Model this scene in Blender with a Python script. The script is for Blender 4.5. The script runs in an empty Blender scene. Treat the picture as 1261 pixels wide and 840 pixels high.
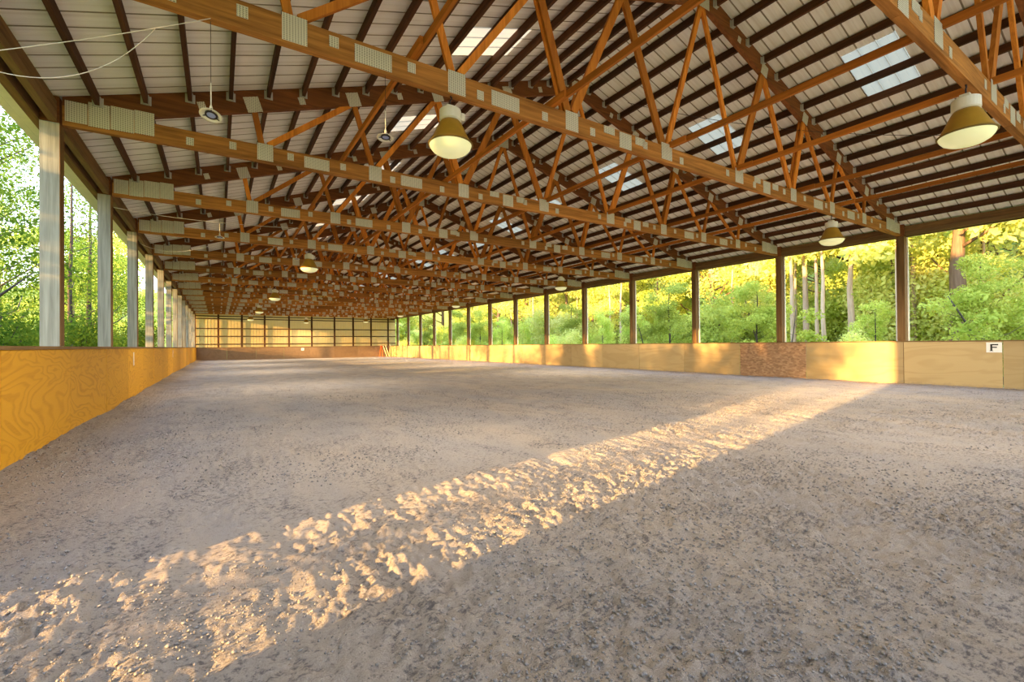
import bpy, bmesh, math, random
import numpy as np
from mathutils import Matrix, Vector

random.seed(7)
rng = np.random.default_rng(7)
SC = bpy.context.scene
COL = SC.collection

# ------------------------------------------------------------------ camera
F_PX, YAW, PITCH, ROLL, EYE = 562.77, 0.5708, 0.0080, 0.0097, 1.2179
def make_camera():
    fwd = Vector((math.sin(YAW), math.cos(YAW), 0)); R = Vector((math.cos(YAW), -math.sin(YAW), 0)); Z = Vector((0, 0, 1))
    Fd = fwd * math.cos(PITCH) + Z * math.sin(PITCH)
    U = Z * math.cos(PITCH) - fwd * math.sin(PITCH)
    c, s = math.cos(ROLL), math.sin(ROLL)
    right = R * c - U * s
    up = R * s + U * c
    cam = bpy.data.cameras.new('camera'); o = bpy.data.objects.new('camera', cam); COL.objects.link(o)
    m = Matrix((right, up, -Fd)).transposed().to_4x4(); m.translation = (0, 0, EYE)
    o.matrix_world = m
    cam.sensor_fit = 'HORIZONTAL'; cam.sensor_width = 36; cam.lens = F_PX / 1261 * 36
    cam.clip_start = 0.05; cam.clip_end = 600
    SC.camera = o
make_camera()

# ------------------------------------------------------------------ sky, sun, exposure
SUN_EL, SUN_TX, SUN_TY = math.radians(7.6), 0.982, 0.187
SUN_POWER, SUN_COL = 7.5, (1.0, 0.61, 0.22)
SKY_POWER = 1.6
LAMP_POWER = 16.0
w = bpy.data.worlds.new('sky'); SC.world = w; w.use_nodes = True
def build_world():
    nt = w.node_tree; nt.nodes.clear()
    out = nt.nodes.new('ShaderNodeOutputWorld'); bg = nt.nodes.new('ShaderNodeBackground')
    tc = nt.nodes.new('ShaderNodeTexCoord'); sep = nt.nodes.new('ShaderNodeSeparateXYZ'); rp = nt.nodes.new('ShaderNodeValToRGB')
    nt.links.new(tc.outputs['Generated'], sep.inputs[0]); nt.links.new(sep.outputs['Z'], rp.inputs[0])
    e = rp.color_ramp.elements
    e[0].position = 0.0; e[0].color = (0.80, 0.78, 0.72, 1)
    e[1].position = 0.9; e[1].color = (0.34, 0.52, 0.85, 1)
    k = rp.color_ramp.elements.new(0.22); k.color = (0.62, 0.74, 0.92, 1)
    nt.links.new(rp.outputs[0], bg.inputs['Color']); bg.inputs['Strength'].default_value = SKY_POWER
    nt.links.new(bg.outputs[0], out.inputs['Surface'])
build_world()
sl = bpy.data.lights.new('sun', 'SUN'); sl.energy = SUN_POWER; sl.color = SUN_COL; sl.angle = math.radians(0.9)
so = bpy.data.objects.new('sun', sl); COL.objects.link(so)
so.rotation_euler = Vector((SUN_TX * math.cos(SUN_EL), SUN_TY * math.cos(SUN_EL), -math.sin(SUN_EL))).to_track_quat('-Z', 'Y').to_euler()
so.location = (-30, -5, 20)
SC.view_settings.view_transform = 'Standard'; SC.view_settings.look = 'None'
SC.view_settings.gamma = 1.0; SC.view_settings.use_curve_mapping = False
SC.view_settings.exposure = 1.88
SC.cycles.max_bounces = 8; SC.cycles.diffuse_bounces = 5; SC.cycles.transparent_max_bounces = 8
SC.cycles.caustics_reflective = False; SC.cycles.caustics_refractive = False
SC.cycles.sample_clamp_indirect = 6.0

# ------------------------------------------------------------------ measures (metres)
XL, XR = -1.7675, 16.5225          # inner faces of the side walls
XC = 7.32                          # ridge
Y0, BAY = 5.0025, 3.4016           # first truss past the camera, truss spacing
YE, YS = 51.46, -5.2               # far end wall, near end
CH = 4.22                          # underside of the bottom chords
SLOPE = 1 / 3.0
def ty(i): return Y0 + BAY * i
def chord_low(x): return 4.255 + SLOPE * ((XC + 1.77) - abs(x - XC))      # underside of the rafters
TOPD = 0.335
def roof_z(x): return chord_low(x) + TOPD + 0.005

# ------------------------------------------------------------------ helpers
def lin(r, g, b):
    f = lambda c: (c / 255 / 12.92) if c / 255 <= 0.04045 else ((c / 255 + 0.055) / 1.055) ** 2.4
    return (f(r), f(g), f(b), 1)
class MB:
    def __init__(self): self.v = []; self.f = []; self.mi = []
    def add(self, vs, fs, mi=0):
        n = len(self.v); self.v += [tuple(x) for x in vs]; self.f += [tuple(i + n for i in f) for f in fs]; self.mi += [mi] * len(fs); return self
    def box(self, x0, x1, y0, y1, z0, z1, mi=0):
        return self.add([(x0, y0, z0), (x1, y0, z0), (x1, y1, z0), (x0, y1, z0), (x0, y0, z1), (x1, y0, z1), (x1, y1, z1), (x0, y1, z1)],
                        [(0, 3, 2, 1), (4, 5, 6, 7), (0, 1, 5, 4), (1, 2, 6, 5), (2, 3, 7, 6), (3, 0, 4, 7)], mi)
    def prism(self, poly, y0, y1, mi=0):                                   # poly in XZ, extruded along Y
        n = len(poly)
        return self.add([(x, y0, z) for x, z in poly] + [(x, y1, z) for x, z in poly],
                        [tuple(range(n)), tuple(range(2 * n - 1, n - 1, -1))] + [(i, i + n, (i + 1) % n + n, (i + 1) % n) for i in range(n)], mi)
    def bar(self, a, b, wd, y0, y1, mi=0):                                 # board in the XZ plane from a to b
        ax, az = a; bx, bz = b; L = math.hypot(bx - ax, bz - az); nx, nz = -(bz - az) / L * wd / 2, (bx - ax) / L * wd / 2
        return self.prism([(ax - nx, az - nz), (bx - nx, bz - nz), (bx + nx, bz + nz), (ax + nx, az + nz)], y0, y1, mi)
    def tube(self, pts, r, n=6, mi=0, radii=None):
        pts = [Vector(p) for p in pts]; rings = []
        for i, p in enumerate(pts):
            d = (pts[min(i + 1, len(pts) - 1)] - pts[max(i - 1, 0)]).normalized()
            a = d.orthogonal().normalized() if i == 0 else (rings_a - d * rings_a.dot(d)).normalized()
            rings_a = a; b = d.cross(a); rr = radii[i] if radii else r
            rings.append([p + (a * math.cos(2 * math.pi * k / n) + b * math.sin(2 * math.pi * k / n)) * rr for k in range(n)])
        vs = [q for rg in rings for q in rg]; fs = []
        for i in range(len(pts) - 1):
            for k in range(n): fs.append((i * n + k, i * n + (k + 1) % n, (i + 1) * n + (k + 1) % n, (i + 1) * n + k))
        fs.append(tuple(range(n - 1, -1, -1))); fs.append(tuple(range((len(pts) - 1) * n, len(pts) * n)))
        return self.add(vs, fs, mi)
    def lathe(self, prof, n=32, mi=0, cap0=False, cap1=False):
        vs = [(r * math.cos(2 * math.pi * k / n), r * math.sin(2 * math.pi * k / n), z) for r, z in prof for k in range(n)]; fs = []
        for i in range(len(prof) - 1):
            for k in range(n): fs.append((i * n + k, i * n + (k + 1) % n, (i + 1) * n + (k + 1) % n, (i + 1) * n + k))
        if cap0: fs.append(tuple(range(n - 1, -1, -1)))
        if cap1: fs.append(tuple(range((len(prof) - 1) * n, len(prof) * n)))
        return self.add(vs, fs, mi)
    def mesh(self, name, mats, smooth=False):
        me = bpy.data.meshes.new(name); me.from_pydata(self.v, [], self.f)
        for m in (mats if isinstance(mats, (list, tuple)) else [mats]): me.materials.append(m)
        if any(self.mi): me.polygons.foreach_set('material_index', self.mi)
        if smooth: me.polygons.foreach_set('use_smooth', [True] * len(me.polygons))
        me.update(); return me
    def build(self, name, mats, parent=None, loc=(0, 0, 0), smooth=False):
        return link(name, self.mesh(name, mats, smooth), parent, loc)
def link(name, me, parent=None, loc=(0, 0, 0), rz=0):
    o = bpy.data.objects.new(name, me); COL.objects.link(o); o.parent = parent; o.location = loc; o.rotation_euler = (0, 0, rz); return o
def empty(name, loc=(0, 0, 0), parent=None, kind=None):
    o = bpy.data.objects.new(name, None); COL.objects.link(o); o.location = loc; o.parent = parent; o.empty_display_size = 0.2
    if kind: o['kind'] = kind
    return o
def tag(o, label, cat, group=None):
    o['label'] = label; o['category'] = cat
    if group: o['group'] = group
    return o
ORD = ['first', 'second', 'third', 'fourth', 'fifth', 'sixth', 'seventh', 'eighth', 'ninth', 'tenth', 'eleventh', 'twelfth', 'thirteenth', 'fourteenth', 'fifteenth', 'sixteenth', 'seventeenth']

# ------------------------------------------------------------------ materials
def new_mat(name, rough=0.8):
    m = bpy.data.materials.new(name); m.use_nodes = True; nt = m.node_tree
    b = nt.nodes['Principled BSDF']; b.inputs['Roughness'].default_value = rough; b.inputs['Specular IOR Level'].default_value = 0.2
    return m, nt, b
def N(nt, t, **kw):
    n = nt.nodes.new(t)
    for k, v in kw.items():
        if k in n.inputs: n.inputs[k].default_value = v
        else: setattr(n, k, v)
    return n
def ramp(nt, fac, stops):
    r = nt.nodes.new('ShaderNodeValToRGB'); e = r.color_ramp.elements
    while len(e) < len(stops): e.new(0.5)
    for q, (p, c) in zip(e, stops): q.position = p; q.color = c
    nt.links.new(fac, r.inputs[0]); return r.outputs[0]
def mixc(nt, fac, a, b, mode='MIX'):
    m = nt.nodes.new('ShaderNodeMix'); m.data_type = 'RGBA'; m.blend_type = mode
    for s, v in ((0, fac), (6, a), (7, b)):
        if hasattr(v, 'is_output'): nt.links.new(v, m.inputs[s])
        else: m.inputs[s].default_value = v
    return m.outputs[2]
def coords(nt, scale=(1, 1, 1), rand=True, kind='Object'):
    tc = nt.nodes.new('ShaderNodeTexCoord'); mp = nt.nodes.new('ShaderNodeMapping'); mp.inputs['Scale'].default_value = scale
    nt.links.new(tc.outputs[kind], mp.inputs[0])
    if rand:
        oi = nt.nodes.new('ShaderNodeObjectInfo'); ml = N(nt, 'ShaderNodeMath', operation='MULTIPLY'); ml.inputs[1].default_value = 37.0
        nt.links.new(oi.outputs['Random'], ml.inputs[0]); cb = nt.nodes.new('ShaderNodeCombineXYZ')
        for k in range(3): nt.links.new(ml.outputs[0], cb.inputs[k])
        nt.links.new(cb.outputs[0], mp.inputs['Location'])
    return mp.outputs[0]
def noise(nt, vec, scale, detail=4, rough=0.55, dist=0.0):
    n = N(nt, 'ShaderNodeTexNoise'); n.inputs['Scale'].default_value = scale; n.inputs['Detail'].default_value = detail
    n.inputs['Roughness'].default_value = rough; n.inputs['Distortion'].default_value = dist
    nt.links.new(vec, n.inputs['Vector']); return n.outputs['Fac']
def bump(nt, b, h, strength=0.3, dist=0.01):
    n = N(nt, 'ShaderNodeBump'); n.inputs['Strength'].default_value = strength; n.inputs['Distance'].default_value = dist
    nt.links.new(h, n.inputs['Height']); nt.links.new(n.outputs[0], b.inputs['Normal'])
def wood(name, dark, light, along='x', vary=0.25, streak=22, rough=0.75):
    m, nt, b = new_mat(name, rough)
    sc = {'x': (1.2, streak, streak), 'y': (streak, 1.2, streak), 'z': (streak, streak, 1.2)}[along]
    v = coords(nt, sc); v2 = coords(nt, tuple(0.25 * s for s in sc))
    f = noise(nt, v, 1.0, 5, 0.6, 0.4); g = noise(nt, v2, 1.0, 3, 0.5, 0.3)
    c = ramp(nt, f, [(0.32, dark), (0.68, light)])
    c2 = mixc(nt, g, tuple(0.72 * k for k in dark[:3]) + (1,), light)
    c = mixc(nt, 0.45, c, c2)
    kn = noise(nt, coords(nt, tuple(0.12 * q for q in sc)), 2.2, 4, 0.6, 0.8); c = mixc(nt, ramp(nt, kn, [(0.55, (0, 0, 0, 1)), (0.78, (0.6, 0.6, 0.6, 1))]), c, tuple(0.45 * q for q in dark[:3]) + (1,))
    oi = nt.nodes.new('ShaderNodeObjectInfo'); mr = N(nt, 'ShaderNodeMapRange'); mr.inputs['To Min'].default_value = 1 - vary; mr.inputs['To Max'].default_value = 1 + vary * 0.6
    nt.links.new(oi.outputs['Random'], mr.inputs[0]); hs = N(nt, 'ShaderNodeHueSaturation')
    nt.links.new(mr.outputs[0], hs.inputs['Value']); nt.links.new(c, hs.inputs['Color']); nt.links.new(hs.outputs[0], b.inputs['Base Color'])
    bump(nt, b, f, 0.25, 0.004); return m
def plain(name, col, rough=0.6, metal=0.0, var=0.12, scale=6):
    m, nt, b = new_mat(name, rough); b.inputs['Metallic'].default_value = metal
    f = noise(nt, coords(nt), scale, 4)
    c = mixc(nt, f, tuple(c * (1 - var) for c in col[:3]) + (1,), tuple(min(1, c * (1 + var)) for c in col[:3]) + (1,))
    nt.links.new(c, b.inputs['Base Color']); return m

M = {}
M['chord'] = wood('chord_wood', lin(112, 66, 26), lin(220, 150, 74), 'x', 0.3)
M['rafter'] = wood('rafter_wood', lin(84, 48, 24), lin(154, 94, 46), 'x')
M['web'] = wood('web_wood', lin(176, 94, 24), lin(236, 150, 54), 'z', 0.42)
M['purlin'] = wood('purlin_wood', lin(56, 34, 20), lin(108, 68, 40), 'y', 0.4)
M['brace'] = wood('brace_wood', lin(150, 88, 28), lin(214, 130, 46), 'y', 0.3)
M['eave'] = wood('eave_wood', lin(84, 58, 34), lin(150, 112, 66), 'y', 0.2)
M['post'] = wood('post_wood', lin(118, 112, 98), lin(188, 184, 166), 'z', 0.2, 30)
M['post_brown'] = wood('post_wood_brown', lin(92, 68, 40), lin(150, 112, 66), 'z', 0.2, 30)
M['cap'] = wood('cap_wood', lin(100, 76, 46), lin(150, 116, 74), 'y', 0.15)
M['girt'] = wood('girt_wood', lin(60, 40, 24), lin(98, 66, 40), 'x', 0.2)
M['zinc'] = plain('zinc', lin(186, 182, 170), 0.5, 0.1)
M['white_metal'] = plain('white_metal', lin(228, 222, 206), 0.45)
M['dark_metal'] = plain('dark_metal', lin(52, 46, 50), 0.5)
M['cord'] = plain('cord_plastic', lin(222, 214, 200), 0.5)
M['wire'] = plain('wire', lin(60, 50, 42), 0.5)
M['shade'] = plain('shade_enamel', lin(172, 132, 44), 0.4, 0.1, 0.2, 9)
M['rim'] = plain('rim_enamel', lin(120, 96, 40), 0.5)
M['hub'] = plain('hub_plastic', lin(150, 160, 210), 0.4)
M['soffit'] = plain('soffit', lin(240, 232, 206), 0.6)
M['sign'] = plain('sign_white', lin(238, 230, 214), 0.5, 0, 0.03)
M['ink'] = plain('sign_black', lin(48, 44, 36), 0.6)
M['orange'] = plain('orange_paint', lin(206, 92, 36), 0.5)
M['cream'] = plain('cream_paint', lin(226, 200, 150), 0.5)

def mat_gusset():
    m, nt, b = new_mat('gusset_plate', 0.45); b.inputs['Metallic'].default_value = 0.1
    tc = nt.nodes.new('ShaderNodeTexCoord'); sp = nt.nodes.new('ShaderNodeSeparateXYZ'); nt.links.new(tc.outputs['Object'], sp.inputs[0])
    outs = []
    for ax, k in ((0, 2 * math.pi / 0.026), (2, 2 * math.pi / 0.0185)):
        a = N(nt, 'ShaderNodeMath', operation='MULTIPLY'); a.inputs[1].default_value = k; nt.links.new(sp.outputs[ax], a.inputs[0])
        s = N(nt, 'ShaderNodeMath', operation='SINE'); nt.links.new(a.outputs[0], s.inputs[0]); outs.append(s.outputs[0])
    wx = N(nt, 'ShaderNodeMath', operation='ADD'); wx.inputs[1].default_value = 0.45; nt.links.new(outs[0], wx.inputs[0])
    mn = N(nt, 'ShaderNodeMath', operation='MINIMUM'); nt.links.new(wx.outputs[0], mn.inputs[0]); nt.links.new(outs[1], mn.inputs[1])
    c = ramp(nt, mn.outputs[0], [(0.08, lin(196, 186, 160)), (0.40, lin(84, 66, 46))])
    f = noise(nt, coords(nt), 5, 3); c = mixc(nt, f, c, lin(166, 158, 138)); nt.links.new(mixc(nt, 0.35, c, lin(176, 166, 142)), b.inputs['Base Color'])
    c2 = ramp(nt, mn.outputs[0], [(0.08, lin(224, 216, 194)), (0.40, lin(84, 64, 44))]); nt.links.new(mixc(nt, 0.15, c2, lin(190, 182, 162)), b.inputs['Base Color'])
    return m
M['gusset'] = mat_gusset()

def mat_ply(name, c1, c2, c3, sc=1.0, stripes=3.2, rough=0.6):
    m, nt, b = new_mat(name, rough)
    v = coords(nt, (1, 0.32 * sc, 1.15 * sc)); n1 = noise(nt, v, 1.6, 3, 0.45, 0.6)
    ml = N(nt, 'ShaderNodeMath', operation='MULTIPLY'); ml.inputs[1].default_value = stripes * 34; nt.links.new(n1, ml.inputs[0])
    s = N(nt, 'ShaderNodeMath', operation='SINE'); nt.links.new(ml.outputs[0], s.inputs[0])
    v2 = coords(nt, (3, 2.0, 60)); n2 = noise(nt, v2, 1.0, 4)
    c = ramp(nt, s.outputs[0], [(0.0, c1), (0.75, c2), (1.0, c2)])
    mr = N(nt, 'ShaderNodeMapRange'); mr.inputs['From Min'].default_value = -1; nt.links.new(s.outputs[0], mr.inputs[0])
    c = ramp(nt, mr.outputs[0], [(0.0, c2), (0.55, c2), (1.0, c1)])
    c = mixc(nt, n2, c, c3); c = mixc(nt, noise(nt, coords(nt, (1, .5, .8)), 1.3, 3), c, c3)
    oi = nt.nodes.new('ShaderNodeObjectInfo'); m2 = N(nt, 'ShaderNodeMapRange'); m2.inputs['To Min'].default_value = 0.86; m2.inputs['To Max'].default_value = 1.12
    nt.links.new(oi.outputs['Random'], m2.inputs[0]); hs = N(nt, 'ShaderNodeHueSaturation'); nt.links.new(m2.outputs[0], hs.inputs['Value']); nt.links.new(c, hs.inputs['Color'])
    # mud splashes near the foot of the board
    tc = nt.nodes.new('ShaderNodeTexCoord'); sp = nt.nodes.new('ShaderNodeSeparateXYZ'); nt.links.new(tc.outputs['Object'], sp.inputs[0])
    g = noise(nt, coords(nt), 9, 5, 0.7); ad = N(nt, 'ShaderNodeMath', operation='MULTIPLY_ADD'); ad.inputs[1].default_value = -3.2; ad.inputs[2].default_value = 0.35; nt.links.new(sp.outputs[2], ad.inputs[0])
    a2 = N(nt, 'ShaderNodeMath', operation='ADD'); nt.links.new(g, a2.inputs[0]); nt.links.new(ad.outputs[0], a2.inputs[1])
    d = ramp(nt, a2.outputs[0], [(0.62, (0, 0, 0, 1)), (0.95, (0.5, 0.5, 0.5, 1))])
    c = mixc(nt, d, hs.outputs[0], lin(140, 122, 100)); nt.links.new(c, b.inputs['Base Color'])
    bump(nt, b, s.outputs[0], 0.12, 0.003); return m
M['ply_left'] = mat_ply('plywood_golden', lin(136, 80, 8), lin(216, 160, 42), lin(204, 146, 34), 1.0)
M['ply_right'] = mat_ply('plywood_weathered', lin(162, 134, 88), lin(192, 166, 118), lin(182, 154, 104), 0.8, 1.2)
M['ply_far'] = mat_ply('plywood_brown', lin(108, 84, 60), lin(136, 108, 78), lin(124, 98, 70), 0.8, 1.0)
def mat_osb():
    m, nt, b = new_mat('strand_board', 0.75); v = coords(nt, (1, 1, 2.2))
    vo = N(nt, 'ShaderNodeTexVoronoi'); vo.inputs['Scale'].default_value = 11; nt.links.new(v, vo.inputs['Vector'])
    sp = nt.nodes.new('ShaderNodeSeparateColor'); nt.links.new(vo.outputs['Color'], sp.inputs[0])
    c = ramp(nt, sp.outputs[0], [(0.0, lin(144, 110, 78)), (0.5, lin(166, 128, 92)), (1.0, lin(184, 146, 108))]); nt.links.new(c, b.inputs['Base Color']); return m
M['osb'] = mat_osb()
def mat_roof():
    m, nt, b = new_mat('roof_steel_white', 0.55)
    f = noise(nt, coords(nt, (0.5, 2, 0.5)), 1.4, 4); g = noise(nt, coords(nt, (0.2, 14, 0.2)), 1.0, 3)
    c = mixc(nt, f, lin(238, 234, 222), lin(250, 248, 240)); c = mixc(nt, ramp(nt, g, [(0.45, (0, 0, 0, 1)), (0.8, (0.35, 0.35, 0.35, 1))]), c, lin(176, 158, 124))
    nt.links.new(c, b.inputs['Base Color']); return m
M['roof'] = mat_roof()
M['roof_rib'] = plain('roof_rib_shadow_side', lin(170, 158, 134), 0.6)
def mat_translucent(name, col, tr=0.75):
    m = bpy.data.materials.new(name); m.use_nodes = True; nt = m.node_tree; nt.nodes.clear()
    o = N(nt, 'ShaderNodeOutputMaterial'); d = N(nt, 'ShaderNodeBsdfDiffuse'); t = N(nt, 'ShaderNodeBsdfTranslucent'); mx = N(nt, 'ShaderNodeMixShader'); mx.inputs[0].default_value = tr
    f = noise(nt, coords(nt, (1, 6, 1)), 2.0, 4)
    c = mixc(nt, f, tuple(0.86 * k for k in col[:3]) + (1,), col)
    nt.links.new(c, d.inputs[0]); nt.links.new(c, t.inputs[0]); nt.links.new(d.outputs[0], mx.inputs[1]); nt.links.new(t.outputs[0], mx.inputs[2]); nt.links.new(mx.outputs[0], o.inputs[0]); return m
M['skylight'] = mat_translucent('skylight_fibreglass', (0.30, 0.25, 0.165, 1), 0.8)
M['far_sheet'] = mat_translucent('far_wall_sheet', lin(206, 176, 118), 0.35)
def mat_lens():
    m, nt, b = new_mat('lamp_lens', 0.25); b.inputs['Base Color'].default_value = lin(226, 224, 170)
    f = noise(nt, coords(nt), 7, 2); c = mixc(nt, f, lin(206, 208, 140), lin(244, 240, 196))
    nt.links.new(c, b.inputs['Emission Color']); b.inputs['Emission Strength'].default_value = 0.13; return m
M['lens'] = mat_lens()
def mat_sand():
    m, nt, b = new_mat('arena_sand', 0.95); b.inputs['Specular IOR Level'].default_value = 0.1
    v = coords(nt, (1, 1.35, 1), rand=False); v1 = coords(nt, (1, 0.35, 1), rand=False)
    a = noise(nt, v1, 0.9, 5, 0.6, 0.6); f = noise(nt, v, 26, 6, 0.75); g = noise(nt, v, 140, 4, 0.7)
    c = mixc(nt, ramp(nt, a, [(0.3, (0, 0, 0, 1)), (0.7, (1, 1, 1, 1))]), lin(192, 174, 156), lin(168, 160, 156))
    pm_ = noise(nt, coords(nt, (1, 0.7, 1), rand=False), 2.1, 5, 0.65, 0.5); sb = N(nt, 'ShaderNodeMath', operation='MULTIPLY_ADD'); sb.inputs[1].default_value = -0.42; nt.links.new(pm_, sb.inputs[0]); nt.links.new(f, sb.inputs[2]); ad2 = N(nt, 'ShaderNodeMath', operation='ADD'); ad2.inputs[1].default_value = 0.23; nt.links.new(sb.outputs[0], ad2.inputs[0]); f2 = ad2.outputs[0]
    c = mixc(nt, ramp(nt, f2, [(0.38, (0.85, 0.85, 0.85, 1)), (0.50, (0, 0, 0, 1))]), c, lin(100, 95, 97))  # hollows darkened: crevice shade and blue-grey clods put into the colour
    c = mixc(nt, ramp(nt, g, [(0.55, (0, 0, 0, 1)), (0.72, (0.7, 0.7, 0.7, 1))]), c, lin(204, 192, 176))
    c = mixc(nt, ramp(nt, g, [(0.28, (0.7, 0.7, 0.7, 1)), (0.42, (0, 0, 0, 1))]), c, lin(88, 80, 76))
    nt.links.new(c, b.inputs['Base Color'])
    ad = N(nt, 'ShaderNodeMath', operation='MULTIPLY_ADD'); ad.inputs[1].default_value = 0.35; nt.links.new(g, ad.inputs[0]); nt.links.new(f, ad.inputs[2])
    bump(nt, b, ad.outputs[0], 1.0, 0.045); return m
M['sand'] = mat_sand()
M['clod'] = plain('clod_sand', lin(134, 127, 122), 0.95, 0, 0.6, 40)
def mat_leaf(name, c1, c2, tr=0.45):
    m = bpy.data.materials.new(name); m.use_nodes = True; nt = m.node_tree; nt.nodes.clear()
    o = N(nt, 'ShaderNodeOutputMaterial'); d = N(nt, 'ShaderNodeBsdfDiffuse'); t = N(nt, 'ShaderNodeBsdfTranslucent'); mx = N(nt, 'ShaderNodeMixShader'); mx.inputs[0].default_value = tr
    f = noise(nt, coords(nt), 0.7, 5, 0.7)
    c = ramp(nt, f, [(0.34, c1), (0.66, c2)])
    oi = nt.nodes.new('ShaderNodeObjectInfo'); mr = N(nt, 'ShaderNodeMapRange'); mr.inputs['To Min'].default_value = 0.75; mr.inputs['To Max'].default_value = 1.2; nt.links.new(oi.outputs['Random'], mr.inputs[0])
    hs = N(nt, 'ShaderNodeHueSaturation'); nt.links.new(mr.outputs[0], hs.inputs['Value']); nt.links.new(c, hs.inputs['Color'])
    nt.links.new(hs.outputs[0], d.inputs[0]); nt.links.new(hs.outputs[0], t.inputs[0]); nt.links.new(d.outputs[0], mx.inputs[1]); nt.links.new(t.outputs[0], mx.inputs[2]); nt.links.new(mx.outputs[0], o.inputs[0]); return m
M['leaf'] = mat_leaf('leaf_green', lin(166, 186, 76), lin(226, 230, 128))
M['leaf_yellow'] = mat_leaf('leaf_yellow_green', lin(196, 206, 92), lin(242, 238, 156))
M['leaf_dark'] = mat_leaf('leaf_deep_green', lin(138, 154, 56), lin(204, 208, 104))
M['leaf_left'] = mat_leaf('leaf_mid_green', lin(66, 98, 30), lin(128, 150, 52), 0.4)
M['bark'] = wood('bark_brown', lin(92, 70, 54), lin(150, 122, 100), 'z', 0.2, 14)
M['bark_pale'] = wood('bark_pale', lin(166, 136, 108), lin(222, 194, 164), 'z', 0.15, 10)
M['bark_dark'] = wood('bark_dark', lin(52, 46, 40), lin(92, 80, 66), 'z', 0.2, 14)
def mat_ground():
    m, nt, b = new_mat('forest_floor', 0.95); v = coords(nt, rand=False)
    f = noise(nt, v, 0.35, 6, 0.7); g = noise(nt, v, 3.0, 5, 0.7)
    c = ramp(nt, f, [(0.35, lin(120, 140, 52)), (0.55, lin(160, 166, 70)), (0.7, lin(176, 150, 92))]); c = mixc(nt, g, c, lin(104, 124, 48)); nt.links.new(c, b.inputs['Base Color']); return m
M['ground'] = mat_ground()

# ------------------------------------------------------------------ floor (sand with real relief)
def vnoise(x, y, seed=0):
    xi = np.floor(x).astype(np.int64); yi = np.floor(y).astype(np.int64); xf = x - xi; yf = y - yi
    def h(a, b):
        n = (a * 374761393 + b * 668265263 + seed * 982451653) & 0x7fffffff
        n = ((n ^ (n >> 13)) * 1274126177) & 0x7fffffff
        return ((n ^ (n >> 16)) & 0xffff) / 65535.0
    u = xf * xf * (3 - 2 * xf); v = yf * yf * (3 - 2 * yf)
    return (h(xi, yi) * (1 - u) + h(xi + 1, yi) * u) * (1 - v) + (h(xi, yi + 1) * (1 - u) + h(xi + 1, yi + 1) * u) * v
def sand_height(x, y):
    z = 0.030 * (vnoise(x * 0.35, y * 0.25, 1) - .5) + 0.014 * (vnoise(x * 1.6, y * 1.1, 2) - .5)
    near = np.clip(1.3 - y / 26, 0.35, 1)
    z += 0.010 * near * (vnoise(x * 5, y * 4, 3) - .5)
    rough = 0.6 + 1.1 * np.clip((vnoise(x * 1.3, y * 0.7, 14) - .3) * 2, 0, 1)
    z += 0.014 * near * rough * (vnoise(x * 13, y * 11, 4) - .5)
    z += 0.036 * near * rough * np.maximum(vnoise(x * 25, y * 24, 5) - .48, -.08)
    z += 0.022 * near * rough * (vnoise(x * 44, y * 42, 6) - .5)
    curve = x + 0.0024 * (y - 12) ** 2
    z += 0.005 * near * np.sin(curve * 2 * math.pi / 0.37 + 6 * vnoise(x * .6, y * .3, 8)) * (vnoise(x * .8, y * .25, 9) > .5)
    k = vnoise(x * 2.4, y * 2.2, 10); z -= 0.04 * near * np.clip(k - .80, 0, 1) * 3                   # hoof prints
    z += 0.10 * np.exp(-((x - XL) / 0.35) ** 2) * (0.6 + 0.8 * vnoise(y * .6, y * 0, 12)) * 0.6        # sand banked at the boards
    return z
def make_floor():
    ys = [YS - 3.0, -3, -1, 0.2]; y = 0.6
    while y < YE + 0.2: ys.append(y); y += 0.011 + 0.0105 * max(y, 0.6)
    ys.append(YE + 0.25)
    xs = [XL - 0.3]; x = XL - 0.1
    while x < XR + 0.35: xs.append(x); x += 0.017 if x < 3.5 else (0.017 + (x - 3.5) * 0.006)
    X, Y = np.meshgrid(np.array(xs), np.array(ys)); nx, ny = len(xs), len(ys)
    Z = sand_height(X, Y)
    co = np.stack([X, Y, Z], -1).reshape(-1, 3).astype(np.float32)
    i = np.arange(ny - 1)[:, None] * nx + np.arange(nx - 1)[None, :]
    q = np.stack([i, i + 1, i + nx + 1, i + nx], -1).reshape(-1, 4)
    me = bpy.data.meshes.new('floor'); me.vertices.add(len(co)); me.vertices.foreach_set('co', co.ravel())
    me.loops.add(q.size); me.loops.foreach_set('vertex_index', q.ravel().astype(np.int32)); me.polygons.add(len(q))
    me.polygons.foreach_set('loop_start', np.arange(0, q.size, 4, dtype=np.int32)); me.polygons.foreach_set('use_smooth', np.ones(len(q), bool))
    me.update(calc_edges=True); me.materials.append(M['sand'])
    o = link('floor', me); o['kind'] = 'structure'; return o
floor = make_floor()
def raw_mesh(name, V, Fq, mat, smooth=False):
    k = Fq.shape[1]; me = bpy.data.meshes.new(name); me.vertices.add(len(V)); me.vertices.foreach_set('co', np.asarray(V, np.float32).ravel())
    me.loops.add(Fq.size); me.loops.foreach_set('vertex_index', Fq.ravel().astype(np.int32)); me.polygons.add(len(Fq))
    me.polygons.foreach_set('loop_start', np.arange(0, Fq.size, k, dtype=np.int32))
    if smooth: me.polygons.foreach_set('use_smooth', np.ones(len(Fq), bool))
    me.update(calc_edges=True); me.materials.append(mat); return me
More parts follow.
